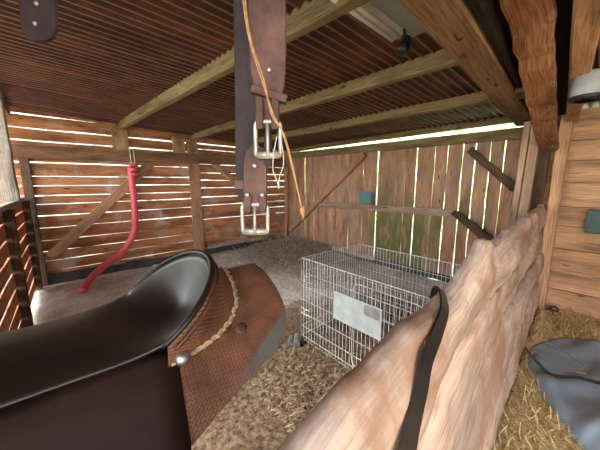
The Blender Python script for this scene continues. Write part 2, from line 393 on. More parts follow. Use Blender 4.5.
# ================================================================== TIMBER FRAME
timber('roof_beam', 'beam', (.78, 5.25, 2.39), (1.13, .72, 2.385), .07, .12, (0, 0, 1), 'greenish roof beam nearest the camera, ending above the short left stub post', 'beam', 'cross beams under the roof')
timber('roof_beam', 'beam', (1.93, 5.25, 2.345), (2.07, .72, 2.335), .08, .105, (0, 0, 1), 'middle roof beam passing behind the buckled strap', 'beam', 'cross beams under the roof')
timber('roof_beam', 'beam', (2.9, 5.25, 2.295), (3.05, .72, 2.285), .08, .1, (0, 0, 1), 'third roof beam back, thinner in view and nearest the rear wall', 'beam', 'cross beams under the roof')
timber('wall_plate', 'beam', (4.13, 5.28, 2.255), (4.13, .7, 2.25), .07, .1, (0, 0, 1), 'upper wall plate above the bright slit of the back wall', 'beam')
timber('wall_rail', 'beam', (4.16, 5.25, 2.125), (4.16, .6, 2.07), .05, .13, (0, 0, 1), 'long top rail just below the bright slit of the back wall', 'rail')
timber('middle_rail', 'brown_grey_wood', (4.155, 4.17, 1.02), (4.155, 1.40, 1.06), .05, .1, (0, 0, 1), 'weathered horizontal rail at mid height on the upright boards', 'rail')
timber('diagonal_brace', 'post', (4.145, 5.14, .31), (4.145, 2.98, 2.0), .06, .11, (0, 0, 1), 'long brown diagonal brace left of the teal box on the back wall', 'brace')
timber('diagonal_brace', 'dark_wood', (4.15, 1.30, 1.93), (4.15, .76, 1.42), .045, .09, (0, 0, 1), 'dark diagonal brace high on the back wall beside the pale post', 'brace')
timber('diagonal_brace', 'dark_wood', (4.15, 1.43, 1.08), (4.15, .80, .58), .05, .075, (0, 0, 1), 'dark lower brace running down from the rail end, the upper of two', 'brace')
timber('diagonal_brace', 'dark_wood', (4.09, 1.36, 1.08), (4.09, .72, .62), .05, .05, (0, 0, 1), 'thin dark brace in front of the lower brace by the pale post', 'brace')
timber('corner_post', 'post', (4.13, 5.24, 0), (4.13, 5.24, 2.24), .08, .09, (0, 1, 0), 'upright brown post in the corner of the two slatted walls', 'post')
timber('wall_post', 'post', (1.91, 5.26, .02), (1.91, 5.26, 1.86), .2, .05, (0, 1, 0), 'wide light brown post below the left wall rail right of the red hose', 'post')
timber('wall_post', 'dark_wood', (-.37, 5.26, 0), (-.37, 5.26, 1.9), .1, .06, (0, 1, 0), 'dark post at the far left end of the slatted wall', 'post')
timber('stub_post', 'post', (.76, 5.265, 1.98), (.76, 5.265, 2.34), .22, .05, (0, 1, 0), 'short stub post under the nearest roof beam above the rail', 'post')
timber('stub_post', 'post', (1.66, 5.265, 2.0), (1.66, 5.265, 2.3), .21, .05, (0, 1, 0), 'short stub post above the rail, left of the pair under the middle roof beam', 'post')
timber('stub_post', 'post', (1.895, 5.265, 2.0), (1.895, 5.265, 2.3), .2, .05, (0, 1, 0), 'short stub post above the rail, right of the pair under the middle roof beam', 'post')
timber('wall_rail', 'rail_wood', (-.5, 5.235, 1.905), (4.1, 5.235, 1.95), .06, .17, (0, 0, 1), 'wide dark horizontal rail across the upper left wall', 'rail', seg=14)
timber('diagonal_brace', 'post', (1.18, 5.255, 1.83), (-.25, 5.255, .42), .04, .14, (0, 0, 1), 'diagonal brace on the left wall behind the red hose', 'brace')
timber('diagonal_brace', 'post', (2.3, 5.265, 1.88), (4.03, 5.265, .5), .03, .12, (0, 0, 1), 'diagonal brace on the left wall running down to the corner', 'brace')
# partition line: header beam, posts, rough braces
timber('header_beam', 'header', (-.25, .44, 2.245), (4.1, .735, 2.21), .17, .125, (0, 0, 1), 'thick brown header beam overhead with a hook in its underside', 'beam', seg=14, jit=.002)
timber('upright_post', 'pale_wood', (3.92, .715, 0), (3.9, .673, 2.17), .058, .07, (1, 0, 0), 'narrow pale planed post at the partition end, the left of two', 'post')
timber('upright_post', 'pale_wood', (3.94, .635, 0), (3.92, .595, 2.17), .085, .075, (1, 0, 0), 'wider pale planed post at the partition end, the right of two', 'post')
timber('wall_post', 'wall_right', (4.12, .39, 0), (4.12, .39, 2.2), .1, .1, (1, 0, 0), 'orange-brown square post where partition meets the right wall', 'post')
timber('wall_post', 'dark_wood', (4.08, .53, 0), (4.08, .53, 2.2), .1, .05, (1, 0, 0), 'dark narrow post in the gap behind the partition end', 'post')
timber('rough_brace', 'rough', (.9, .275, 2.36), (4.1, .5, 1.86), .155, .05, (0, 0, 1), 'rough sawn slab with torn fibres sloping down to the wall post', 'brace', seg=26, jit=.004)
timber('lintel_beam', 'wall_right', (-.8, -.06, 2.36), (4.12, .34, 2.185), .1, .13, (0, 0, 1), 'orange overhead beam at right edge running to the wall', 'beam', seg=14)
timber('wood_block', 'header', (2.55, .51, 2.165), (2.75, .53, 2.16), .05, .05, (0, 0, 1), 'small wooden block beside the header beam near the wall end', 'block')
timber('shade_board', 'shade_wood', (-.25, .325, 2.25), (4.05, .615, 2.205), .03, .11, (0, 0, 1), 'added black board standing in for the shade against the right side of the thick header beam', 'board')  # added board: the dark void beside the header painted as a solid
timber('shade_board', 'shade_wood', (.9, .165, 2.385), (4.12, .43, 2.225), .11, .025, (0, 0, 1), 'added black board standing in for shade in the gap between rough slab and orange beam', 'board')  # added board: shade between slab and lintel put into its black colour

# front side at far left: low slatted wall and big pale post
fw = thing('slatted_half_wall', (-.45, 4.2, 0), 'low slatted half wall at the far left edge', 'half wall')
mb = MB()
for i in range(8):
    mb.beam((0, -1.7, .12+.155*i), (0, .95, .12+.155*i), .02, .135, (0, 0, 1), 8, .002)
mb.build('slat_panel', 'wall_left', fw)
MB().beam((.0, -1.7, 1.27), (.0, .98, 1.27), .07, .045, (0, 0, 1), 8, .002).build('top_rail', 'grey_wood', fw)
MB().beam((.035, .93, 0), (.035, .93, 1.25), .05, .09, (1, 0, 0), 8, .002).build('end_post', 'dark_wood', fw)
MB().beam((.035, -.6, 0), (.035, -.6, 1.25), .05, .09, (1, 0, 0), 8, .002).build('end_post', 'dark_wood', fw)
timber('front_post', 'grey_wood', (-.47, 4.35, 1.29), (-.47, 4.35, 2.45), .12, .16, (1, 0, 0), 'large pale weathered post standing on the half wall at the left edge', 'post')
timber('front_beam', 'beam', (-.46, 5.2, 2.4), (-.46, 2.2, 2.4), .08, .12, (0, 0, 1), 'greenish beam end at upper left edge under the roof', 'beam')

# ================================================================== PARTITION
pt = thing('stall_partition', (2, .3, 0), 'chest-high stall partition of thick waney-edged planks', 'partition')
def Yf(x, z): return .19+.05*x+.06*z-.3
TOP = [(-1.3, 1.0), (-.4, 1.03), (.23, 1.085), (.42, 1.1), (.64, 1.125), (.96, 1.13), (1.22, 1.17), (1.38, 1.245), (1.48, 1.235), (1.6, 1.19), (1.85, 1.19), (2.17, 1.215), (2.7, 1.22), (3.4, 1.23), (4.07, 1.25)]
C1 = [(-1.3, .62), (.4, .66), (.63, .74), (.84, .86), (1.13, .92), (1.4, .95), (2.2, .93), (4.07, .97)]
C2 = [(-1.3, .36), (.6, .42), (.99, .48), (1.35, .62), (1.79, .70), (2.6, .72), (4.07, .74)]
C3 = [(-1.3, .13), (1.0, .14), (1.46, .18), (1.94, .33), (2.36, .42), (4.07, .46)]
C4 = [(-1.3, .02), (4.07, .02)]
def itp(T, x): return float(np.interp(x, [a for a, _ in T], [b_ for _, b_ in T]))
TT = [0, .02, .055, .14, .3, .5, .7, .86, .945, .98, 1]
def plank(up, lo, mat, yo, th, wob, seed):
    r = np.random.default_rng(seed); mb = MB(); rings = []
    ph = r.uniform(0, 6, 8)
    for x in np.linspace(-1.3, 4.07, 220):
        zt = itp(up, x)+wob*(math.sin(x*9+ph[0])+.6*math.sin(x*23+ph[1])+.3*math.sin(x*51+ph[2]))
        zb = itp(lo, x)+wob*.5*(math.sin(x*7+ph[3])+.6*math.sin(x*19+ph[4]))
        ring = []
        for k in range(11):      # front face, bottom to top
            t = TT[k]; z = zb+(zt-zb)*t
            bul = .016*math.sin(PI*t)+.007*math.sin(x*2.3+t*5+ph[5])+.004*math.sin(x*11+t*14+ph[6])+.0025*math.sin(x*31+t*37+ph[7])
            if k == 0: bul -= .034
            if k == 1: bul -= .012
            if k == 10: bul -= .03
            ring.append((x-2, Yf(x, z)-yo-bul, z))
        for k in (10, 6, 3, 0):
            t = TT[k]; z = zb+(zt-zb)*t
            if k == 10: z -= .004
            ring.append((x-2, Yf(x, z)-yo+th, z))
        rings.append(ring)
    mb.loft(rings); return mb.build('plank', mat, pt, smooth=True)
plank(TOP, C1, 'plank', .008, .05, .007, 1)
plank([(a, b_-.014) for a, b_ in C1], C2, 'plank', -.004, .045, .007, 2)
plank([(a, b_-.014) for a, b_ in C2], C3, 'plank', .014, .045, .006, 3)
plank([(a, b_-.014) for a, b_ in C3], C4, 'plank', .002, .045, .005, 4)
# splits, nail heads
for (x, z) in ((.66, 1.09), (1.02, 1.08), (1.3, 1.1)):
    MB().lathe([(.001, 0), (.006, .001), (.006, .004), (.001, .006)], (x-2, Yf(x, z)-.022, z), (0, -1, .2), 8).build('nail', 'plate', pt, smooth=True)

# black strap over the partition
st = [(1.0, .39, 1.07), (.975, .37, 1.118), (.93, .335, 1.133), (.828, .285, 1.125), (.73, .262, 1.10), (.636, .247, 1.07), (.588, .238, 1.01), (.543, .232, .95), (.508, .226, .895), (.45, .22, .78), (.4, .21, .6)]
P = spline(st, 6); mb = MB(); rings = []
for i, p in enumerate(P):
    t = i/(len(P)-1); w = .010+.021*min(1, t*1.3)
    d = (P[min(i+1, len(P)-1)]-P[max(i-1, 0)]).normalized()
    a = Vector((.75, -.2, -.55)); a = (a-d*a.dot(d)).normalized(); nn = d.cross(a)*.003
    rings.append([p-a*w-nn, p+a*w-nn, p+a*w+nn, p-a*w+nn])
tag(mb.loft(rings).build('black_strap', 'black', smooth=False), 'black strap hanging over the top edge of the stall partition', 'strap')

# ================================================================== CAGE
CX, CY = 1.56, .55   # near corner, runs +x .84, +y 1.24
cg = thing('wire_crate', (1.97, 1.17, 0), 'large open-topped grey wire dog crate behind the partition', 'crate')
Lx, Ly, Hc = .84, 1.22, .82
def panel(name, origin, ux, L, H, nv, nh, par=cg, skip=None, z0=.03):
    mb = MB(); o = Vector(origin); ux = Vector(ux); up = Vector((0, 0, 1)); r = .0025
    nrm = ux.cross(up)*.004
    for i in range(nv+1):
        p = o+ux*(L*i/nv); rr = .0032 if i in (0, nv) else r
        mb.tube([p+up*z0, p+up*H], rr, 5)
    for k in range(nh+1):
        z = z0+(H-z0)*k/nh; rr = .0042 if k in (0, nh) else .003
        mb.tube([o+up*z+nrm, o+ux*L+up*z+nrm], rr, 5)
    mb.tube([o+up*(z0+.035)+nrm, o+ux*L+up*(z0+.035)+nrm], .0028, 5)
    return mb.build(name, 'wire', par)
ox, oy = CX-1.97, CY-1.17
front = panel('front_panel', (ox, oy, 0), (0, 1, 0), Ly, Hc, 34, 6)
panel('back_panel', (ox+Lx, oy, 0), (0, 1, 0), Ly, Hc, 34, 6)
panel('side_panel', (ox, oy+Ly, 0), (1, 0, 0), Lx, Hc, 24, 6)
panel('side_panel', (ox, oy, 0), (1, 0, 0), Lx, Hc, 24, 6)
mb = MB(); dx = ox-.008; pts = []
y0, y1, z0, z1, rr = oy+.09, oy+.62, .09, .76, .05
for (cy_, cz_, a0) in ((y1-rr, z1-rr, 0), (y0+rr, z1-rr, 90), (y0+rr, z0+rr, 180), (y1-rr, z0+rr, 270)):
    for k in range(5):
        a = math.radians(a0+22.5*k); pts.append((dx, cy_+rr*math.cos(a), cz_+rr*math.sin(a)))
mb.tube(pts, .0035, 5, close=True)
door = mb.build('door', 'wire', cg)
for zc in (.62, .3):
    mb = MB()
    mb.tube([(ox-.012, oy+Ly-.01, zc), (ox-.012, oy+Ly-.15, zc)], .003, 5)
    mb.tube([(ox-.012, oy+Ly-.01, zc+.05), (ox-.012, oy+Ly-.13, zc+.05)], .003, 5)
    mb.tube([(ox-.012, oy+Ly-.06, zc-.01), (ox-.016, oy+Ly-.06, zc+.06)], .004, 5)
    mb.build('latch', 'wire', cg)
# sloping identification plate wired to the front
mb = MB(); mb.beam((ox-.007, oy+.375, .52), (ox-.007, oy+.81, .52), .003, .235, (0, 0, 1), 1)
pl = mb.build('label_plate', 'plate', cg); pl['label'] = 'pale grey metal plate'
mb = MB(); mb.beam((ox-.0095, oy+.39, .585), (ox-.0095, oy+.52, .585), .001, .08, (0, 0, 1), 1); mb.build('sticker', 'galv', pl)
mb = MB(); mb.beam((Lx/2+ox, oy+.02, .028), (Lx/2+ox, oy+Ly-.02, .028), Lx-.04, .012, (0, 0, 1), 1)
for a, c in (((ox+.02, oy+.02), (ox+.02, oy+Ly-.02)), ((ox+Lx-.02, oy+.02), (ox+Lx-.02, oy+Ly-.02)), ((ox+.02, oy+.02), (ox+Lx-.02, oy+.02)), ((ox+.02, oy+Ly-.02), (ox+Lx-.02, oy+Ly-.02))):
    mb.beam((*a, .045), (*c, .045), .006, .03)
mb.build('tray', 'tray', cg)
# short grey pipe lying at its corner
mb = MB(); pp = [(1.44, 1.70, .04), (1.53, 1.78, .055)]
mb.tube(pp, .033, 12); mb.tube([(1.41, 1.755, .03), (1.49, 1.83, .04)], .025, 12)
tag(mb.build('metal_tube', 'galv', smooth=False), 'short grey metal tube piece lying at the corner of the crate', 'tube')

# ================================================================== SADDLE
YC, X0 = .715, .14
sd = thing('western_saddle', (X0, YC, 1.0), 'dark brown leather western saddle with tooled skirt on a wooden rack', 'saddle')
Pq = [0, .05, .1, .18, .25, .295, .32, .335, .34]; Pz = [1.232, 1.218, 1.184, 1.112, 1.03, .94, .83, .7, .5]
arc = np.concatenate([[0], np.cumsum(np.hypot(np.diff(Pq), np.diff(Pz)))])
def prof(l, off=0):
    s_ = 1 if l >= 0 else -1; l = abs(l)
    q = float(np.interp(l, arc, Pq)); z = float(np.interp(l, arc, Pz))
    q2 = float(np.interp(l+.02, arc, Pq)); z2 = float(np.interp(l+.02, arc, Pz)); q1 = float(np.interp(max(l-.02, 0), arc, Pq)); z1 = float(np.interp(max(l-.02, 0), arc, Pz))
    dq, dz = q2-q1, z2-z1; L = math.hypot(dq, dz); 
    return s_*(q-dz/L*off), z+dq/L*off
def SP(x, q, z): return (x-X0, -q, z-1.0)
REAR = [(0, .432), (.034, .436), (.104, .44), (.155, .438), (.19, .428), (.222, .41), (.266, .355), (.297, .25), (.344, .125), (.36, .05), (.38, -.2)]
def xr(l): return float(np.interp(abs(l), [a for a, _ in REAR], [b_ for _, b_ in REAR]))
# skirt: rows by arc length, columns from front to rear edge
G = []; U = []
for l in np.linspace(-.375, .375, 76):
    row = []; ur = []
    for a in np.linspace(0, 1, 40):
        x = -.42+(xr(l)+.42)*a
        q, z = prof(l, 0); dip = max(0, min(1, (.30-x)/.12)); dip = dip*dip*(3-2*dip)
        z -= .12*dip*max(0, 1-(abs(l)/.175)**5); row.append(SP(x, q, z)); ur.append((x, abs(l)))
    G.append(row); U.append(ur)
MB().grid(G, U).build('skirt', 'skirt', sd, smooth=True, solid=.012, off=-1, bev=.002)
# fleece lining edge below the skirt
G = []
for l in np.linspace(-.36, .36, 60):
    row = []
    for a in np.linspace(0, 1, 30):
        x = -.42+(xr(l)-.012+.42)*a; q, z = prof(l, -.018); dip = max(0, min(1, (.30-x)/.12)); dip = dip*dip*(3-2*dip)
        row.append(SP(x, q, z-.12*dip*max(0, 1-(abs(l)/.175)**5)))
    G.append(row)
MB().grid(G).build('fleece_lining', 'leather_brown', sd, smooth=True, solid=.012, off=-1)
# fenders
for sg in (1, -1):
    G = []; 
    for l in np.linspace(.165, .82, 34):
        k_ = max(0, (l-.42)/.3)
        xa, xb_ = -.42+.14*k_, .14-.1*max(0, l-.2)-.08*k_
        G.append([SP(xa+(xb_-xa)*a, *prof(sg*l, .009+.004*min(1, l*2))) for a in np.linspace(0, 1, 12)])
    MB().grid(G, flip=(sg < 0)).build('fender', 'leather_fender', sd, smooth=True, solid=.006, off=0)
# cantle rim
A_, B_, ZC_, H_ = .1346, .1739, 1.1737, .1296; yaw = .0327
def rim(th, k=1.0, dz=0, kx=1.0):
    t = math.radians(th); u = A_*k*kx*math.cos(t); v = B_*k*math.sin(t)
    z = ZC_+H_*max(0, (math.cos(t)+.25)/1.25)+dz
    c_, s_ = math.cos(yaw), math.sin(yaw)
    return (X0+u*c_+v*s_, v*c_-u*s_, z)
front = [(.06, .160, 1.166), (-.03, .148, 1.160), (-.11, .146, 1.160), (-.18, .15, 1.166), (-.25, .13, 1.19), (-.29, .07, 1.235)]
out = [rim(t) for t in np.linspace(-100, 100, 41)]
out = [Vector(p) for p in out]
near = [Vector(p) for p in spline([out[-1]]+[Vector(p) for p in front]+[Vector((-.3, 0, 1.25))], 5)][1:]
far = [Vector((p.x, -p.y, p.z)) for p in near][::-1]
outline = far[1:]+out+near   # starts and ends at the pommel
SPX = [-.31, -.24, -.15, -.05, .03, .1, .16, .2, .3]; SPZ = [1.26, 1.225, 1.195, 1.178, 1.168, 1.158, 1.160, 1.168, 1.2]
def seatpt(p, r):
    sx = max(-.29, min(.165, p.x*.9-.01)); 
    if p.x > .1: sx = .08+(p.x-.1)*.45
    c0 = Vector((sx, 0, float(np.interp(sx, SPX, SPZ))))
    q = c0.lerp(p, r)
    conc = min(1, max(0, (p.x+.08)/.26)); conc = conc*conc*(3-2*conc)       # bowl towards the cantle, crown further forward
    s_b = r**2.6; s_f = r**2.2
    sh = s_b*conc+s_f*(1-conc)
    q.z = c0.z+(p.z-c0.z)*sh
    return q
G = [[SP(*seatpt(p, r)) for r in np.linspace(0, 1, 16)] for p in outline]
seat = MB().grid(G, flip=False).build('seat', 'leather_seat', sd, smooth=True)
q_ = seat.modifiers.new('weld', 'WELD'); q_.merge_threshold = .0035
vg = seat.vertex_groups.new(name='inner')
for i_ in range(len(outline)):
    vg.add([i_*16+j_ for j_ in range(14)], 1.0, 'REPLACE'); vg.add([i_*16+14], .5, 'REPLACE')
q_ = seat.modifiers.new('smooth', 'SMOOTH'); q_.factor = .5; q_.iterations = 14; q_.vertex_group = 'inner'
q_ = seat.modifiers.new('thickness', 'SOLIDIFY'); q_.thickness = .008; q_.offset = 0
# rolled cantle binding
mb = MB(); mb.tube([SP(*rim(t, 1.0)) for t in np.linspace(-104, 104, 60)], .0075, 10, rr=[.0075*min(1, .45+.55*min(i, 59-i)/6) for i in range(60)])
mb.build('cantle_binding', 'leather', sd, smooth=True)
# band behind and beside the cantle down to the lacing
LQ = [(.331, 0), (.319, .072), (.306, .105), (.278, .131), (.238, .149), (.203, .157), (.179, .161), (.12, .166)]
def lace_pt(t, off=.012):
    """t -1..1 along the lace, near side positive"""
    P_ = LQ; d = [0]
    for a, c_ in zip(P_, P_[1:]): d.append(d[-1]+math.hypot(c_[0]-a[0], c_[1]-a[1]))
    s_ = abs(t)*d[-1]; x = float(np.interp(s_, d, [a for a, _ in P_])); q = float(np.interp(s_, d, [b_ for _, b_ in P_]))
    l = float(np.interp(q, Pq, arc)); q_, z = prof(l, off)
    return (x, q_*(1 if t >= 0 else -1), z)
G = []; U = []
for i, t in enumerate(np.linspace(-1, 1, 61)):
    a = Vector(rim(t*100, 1.03, -.004)); c_ = Vector(lace_pt(t)); row = []; ur = []
    for r in np.linspace(0, 1, 10):
        p = a.lerp(c_, r); p.z -= .012*math.sin(PI*r)
        row.append(SP(*p)); ur.append((-.6+i*.008, r*.09-.5))
    G.append(row); U.append(ur)
MB().grid(G, U, flip=True).build('cantle_back', 'skirt', sd, smooth=True, solid=.005, off=0)
# second rolled ridge between binding and band
mb = MB(); mb.tube([SP(*rim(t, 1.09, -.016)) for t in np.linspace(-95, 95, 60)], .004, 8); mb.build('welt', 'leather_brown', sd, smooth=True)
# rawhide lacing: twisted beads
mb = MB(); K = 420; pts = []
for i in range(K+1):
    t = -1+2*i/K; p = Vector(SP(*lace_pt(t*.97, .018))); ph = i/K*2*PI*30
    rad = .0036; nrm = Vector((math.cos(ph)*rad, math.sin(ph)*rad*.7, math.sin(ph)*rad))
    pts.append(p+nrm)
mb.tube(pts, .0036, 6); mb.build('rawhide_lacing', 'rawhide', sd, smooth=True)
mb = MB(); mb.tube([SP(*lace_pt(t, .014)) for t in np.linspace(-.98, .98, 60)], .005, 6); mb.build('lacing_core', 'rawhide', sd, smooth=True)
# pommel swell and horn
mb = MB(); rings = []
for k in range(13):
    t = k/12; a = PI*t; y_ = -.15*math.cos(a); hgt = 1.16+.12*math.sin(a)**.7
    rings.append([SP(-.34+.045*math.cos(b_), y_, hgt-.03+.05*math.sin(b_)*(.4+.6*math.sin(a))) for b_ in np.linspace(0, 2*PI, 12, endpoint=False)])
mb.loft(rings).build('swell', 'leather', sd, smooth=True)
mb = MB().lathe([(.022, 0), (.02, .05), (.022, .075), (.045, .085), (.045, .098), (.01, .104)], SP(-.345, 0, 1.25), (-.25, 0, 1), 16)
mb.build('horn', 'leather', sd, smooth=True)
# conchos and dee ring
for sg in (1, -1):
    q_, z_ = prof(.198, .02); c_ = Vector(SP(.148, sg*q_, z_)); ax = Vector((0, -sg*.75, .66))
    mb = MB().lathe([(.0165, 0), (.017, .003), (.014, .009), (.008, .0135), (.001, .015)], c_, ax, 18); mb.build('concho', 'silver', sd, smooth=True)
    q_, z_ = prof(.185, .008); c_ = Vector(SP(.293, sg*q_, z_))
    mb = MB().lathe([(.015, 0), (.015, .004), (.008, .006), (.001, .0065)], c_, ax, 14)
    lth = mb.build('rosette', 'leather_brown', sd, smooth=True)
    ring = []
    e1 = Vector((0.9, 0, -.1)).normalized(); e2 = Vector((0, sg*-.66*1, -.75))
    for k in range(16):
        a = 2*PI*k/16; ring.append(c_+Vector((-.012, 0, 0))+Vector((0, -sg*.012, -.018))+(e1*math.cos(a)*.015+e2*math.sin(a)*.018)+ax*.004)
    MB().tube(ring, .0028, 6, close=True).build('dee_ring', 'silver', sd, smooth=True)
# saddle rack beneath
rk = thing('saddle_rack', (X0, YC, 0), 'wooden saddle rack on two legs carrying the saddle', 'rack')
MB().tube([(-.5, 0, 1.05), (.2, 0, 1.05)], .035, 12).build('rail', 'dark_wood', rk)
for x in (-.45, -.12):
    MB().beam((x, 0, .0), (x, 0, 1.03), .08, .08, (1, 0, 0), 4, .001).build('leg', 'dark_wood', rk)
MB().beam((-.5, 0, .03), (.0, 0, .03), .2, .06, (0, 0, 1), 2).build('foot', 'dark_wood', rk)

# ================================================================== HANGING STRAPS (facing the camera side)
RZ = AZ-PI/2
def loc(lx, D, z):   # position in the frame turned by RZ
    return (lx*math.cos(RZ)-D*math.sin(RZ), lx*math.sin(RZ)+D*math.cos(RZ), z)
def ribbon(L, th, name, mat, par, D0=0, holes=None):
    """L: list of (x0, x1, z, dy)"""
    mb = MB(); rings = []
    for x0, x1, z, dy in L:
        c_ = min(.002, (x1-x0)*.2)
        rings.append([(x0, D0+dy, z), (x0+c_, D0+dy-th/2, z), (x1-c_, D0+dy-th/2, z), (x1, D0+dy, z), (x1-c_, D0+dy+th/2, z), (x0+c_, D0+dy+th/2, z)])
    mb.loft(rings); return mb.build(name, mat, par, smooth=False)
def roundrect(cx_, cz_, w, h, r, n=4):
    out_ = []
    for sx, sz, a0 in ((1, 1, 0), (-1, 1, 90), (-1, -1, 180), (1, -1, 270)):
        for k in range(n+1):
            a = math.radians(a0+90*k/n); out_.append((cx_+sx*(w/2-r)+r*math.cos(a), 0, cz_+sz*(h/2-r)+r*math.sin(a)))
    return out_
def rivet(par, x, y, z, r=.004):
    MB().lathe([(r, 0), (r, .001), (r*.5, .002), (.0005, .0022)], (x, y, z), (0, -1, 0), 10).build('rivet', 'buckle', par, smooth=True)
def buckle(par, cx_, cz_, w, h, y, name='buckle', r=.0038):
    pts = [(a, y, c_) for a, _, c_ in roundrect(cx_, cz_, w, h, .007)]
    bk = MB().tube(pts, r, 8, close=True).build(name, 'buckle', par, smooth=True)
    MB().tube([(cx_-w/2+.001, y, cz_-h/2+.003), (cx_+w/2-.001, y, cz_-h/2+.003)], r*1.5, 8).build('roller', 'buckle', bk, smooth=True)
    MB().tube([(cx_, y-.002, cz_+h/2-.004), (cx_, y-.005, cz_), (cx_, y-.007, cz_-h/2)], r*.8, 8).build('prong', 'buckle', bk, smooth=True)
    return bk
# strap with lower buckle (behind)
sa = thing('hanging_strap', loc(0, .53, 1.4), 'darker narrow leather strap hanging at the left, with the lower buckle', 'strap', rz=RZ)
z_ = lambda v: v-1.4
ribbon([(-.118, -.074, z_(2.47), 0), (-.118, -.074, z_(1.817), .0), (-.121, -.080, z_(1.65), 0), (-.124, -.083, z_(1.56), 0), (-.126, -.086, z_(1.48), 0), (-.12, -.085, z_(1.468), 0)], .005, 'strap', 'leather_strap_dark', sa)
ribbon([(-.089, -.076, z_(1.568), -.012), (-.100, -.066, z_(1.558), -.013), (-.106, -.061, z_(1.54), -.014), (-.108, -.062, z_(1.51), -.014), (-.108, -.063, z_(1.475), -.014), (-.106, -.064, z_(1.462), -.015), (-.102, -.068, z_(1.447), -.016)], .006, 'billet', 'leather_strap', sa)
ribbon([(-.127, -.10, z_(1.503), -.006), (-.127, -.10, z_(1.487), -.006)], .009, 'keeper', 'leather_strap', sa)
ribbon([(-.106, -.091, z_(1.475), -.02), (-.108, -.092, z_(1.455), -.022), (-.105, -.093, z_(1.443), -.021)], .006, 'fold', 'leather_strap', sa)
ribbon([(-.079, -.064, z_(1.475), -.02), (-.078, -.062, z_(1.455), -.022), (-.077, -.065, z_(1.443), -.021)], .006, 'fold', 'leather_strap', sa)
buckle(sa, -.0865, z_(1.43), .049, .055, -.018)
for x, z in ((-.085, 1.53), (-.099, 1.476), (-.071, 1.476)): rivet(sa, x, -.024 if z < 1.5 else -.018, z_(z))
# wide front strap with upper buckle
sb = thing('hanging_strap', loc(0, .5, 1.6), 'wide reddish-brown leather strap hanging in front, with the upper buckle', 'strap', rz=RZ)
z_ = lambda v: v-1.6
ribbon([(-.087, -.023, z_(2.47), 0), (-.087, -.023, z_(1.8), 0), (-.087, -.023, z_(1.72), 0), (-.086, -.024, z_(1.69), 0), (-.083, -.026, z_(1.675), 0), (-.081, -.028, z_(1.66), 0), (-.079, -.033, z_(1.645), 0), (-.077, -.036, z_(1.63), 0), (-.075, -.038, z_(1.605), 0), (-.07, -.042, z_(1.595), 0)], .005, 'strap', 'leather_strap', sb)
mb = MB().beam((-.083, -.004, z_(1.659)), (-.0235, -.004, z_(1.641)), .016, .013, (0, 0, 1), 1); mb.build('keeper', 'leather_strap', sb)
ribbon([(-.077, -.064, z_(1.645), -.006), (-.078, -.063, z_(1.615), -.008), (-.077, -.065, z_(1.592), -.007)], .006, 'fold', 'leather_strap', sb)
ribbon([(-.051, -.037, z_(1.645), -.006), (-.05, -.035, z_(1.615), -.008), (-.051, -.037, z_(1.592), -.007)], .006, 'fold', 'leather_strap', sb)
bk = buckle(sb, -.057, z_(1.575), .044, .06, -.004)
rivet(sb, -.053, -.004, z_(1.69))
ribbon([(-.062, -.052, z_(1.60), .004), (-.066, -.05, z_(1.56), .003), (-.064, -.05, z_(1.53), .002)], .003, 'backing_tab', 'leather_strap_dark', sb)
# leather tongue at top left
sc_ = thing('hanging_strap', loc(-.437, .5, 1.8), 'rounded dark leather strap end at the top left of the view', 'strap', rz=RZ)
ribbon([(-.031, .031, .65, 0), (-.031, .031, 0, 0), (-.033, .029, -.035, 0), (-.033, .027, -.047, 0), (-.028, .02, -.058, 0), (-.018, .008, -.064, 0)], .006, 'strap', 'leather_strap_dark', sc_)
rivet(sc_, 0, -.003, -.008, .0035); rivet(sc_, -.007, -.003, -.038, .0035)
# twine
tw = thing('baling_twine', loc(0, .46, 1.6), 'orange baling twine dangling across the leather straps', 'twine', rz=RZ)
for off in (0, .0032):
    pts = [Vector((-.092+off, 0, .87))]+spline([(-.089+off, 0, .25), (-.087+off, 0, .175), (-.079+off*.7, 0, .119), (-.061+off, -.002, .061), (-.043-off, 0, .008), (-.025+off*.6, .0, -.031), (.003, 0, -.145)], 6)
    MB().tube(pts, .0013, 6).build('strand', 'twine', tw, smooth=True)
MB().lathe([(.0015, 0), (.004, .003), (.0045, .009), (.0025, .014), (.001, .022)], (.003, 0, -.142), (0.15, 0, -1), 8).build('knot', 'twine', tw, smooth=True)
ls = thing('string_loop', loc(0, .495, 1.53), 'thin pale string loop hanging from the upper buckle', 'string', rz=RZ)
MB().tube(spline([(-.040, -.012, .048), (-.046, -.012, .02), (-.048, -.01, -.008), (-.044, -.01, -.02), (-.0385, -.01, -.034), (-.036, -.01, -.02), (-.029, -.012, .002), (-.031, -.012, .03), (-.036, -.012, .05)], 6), .0009, 5).build('loop', 'string', ls, smooth=True)
MB().lathe([(.001, 0), (.0022, .003), (.001, .012)], (-.0385, -.01, -.03), (0, 0, -1), 6).build('knot', 'string', ls, smooth=True)

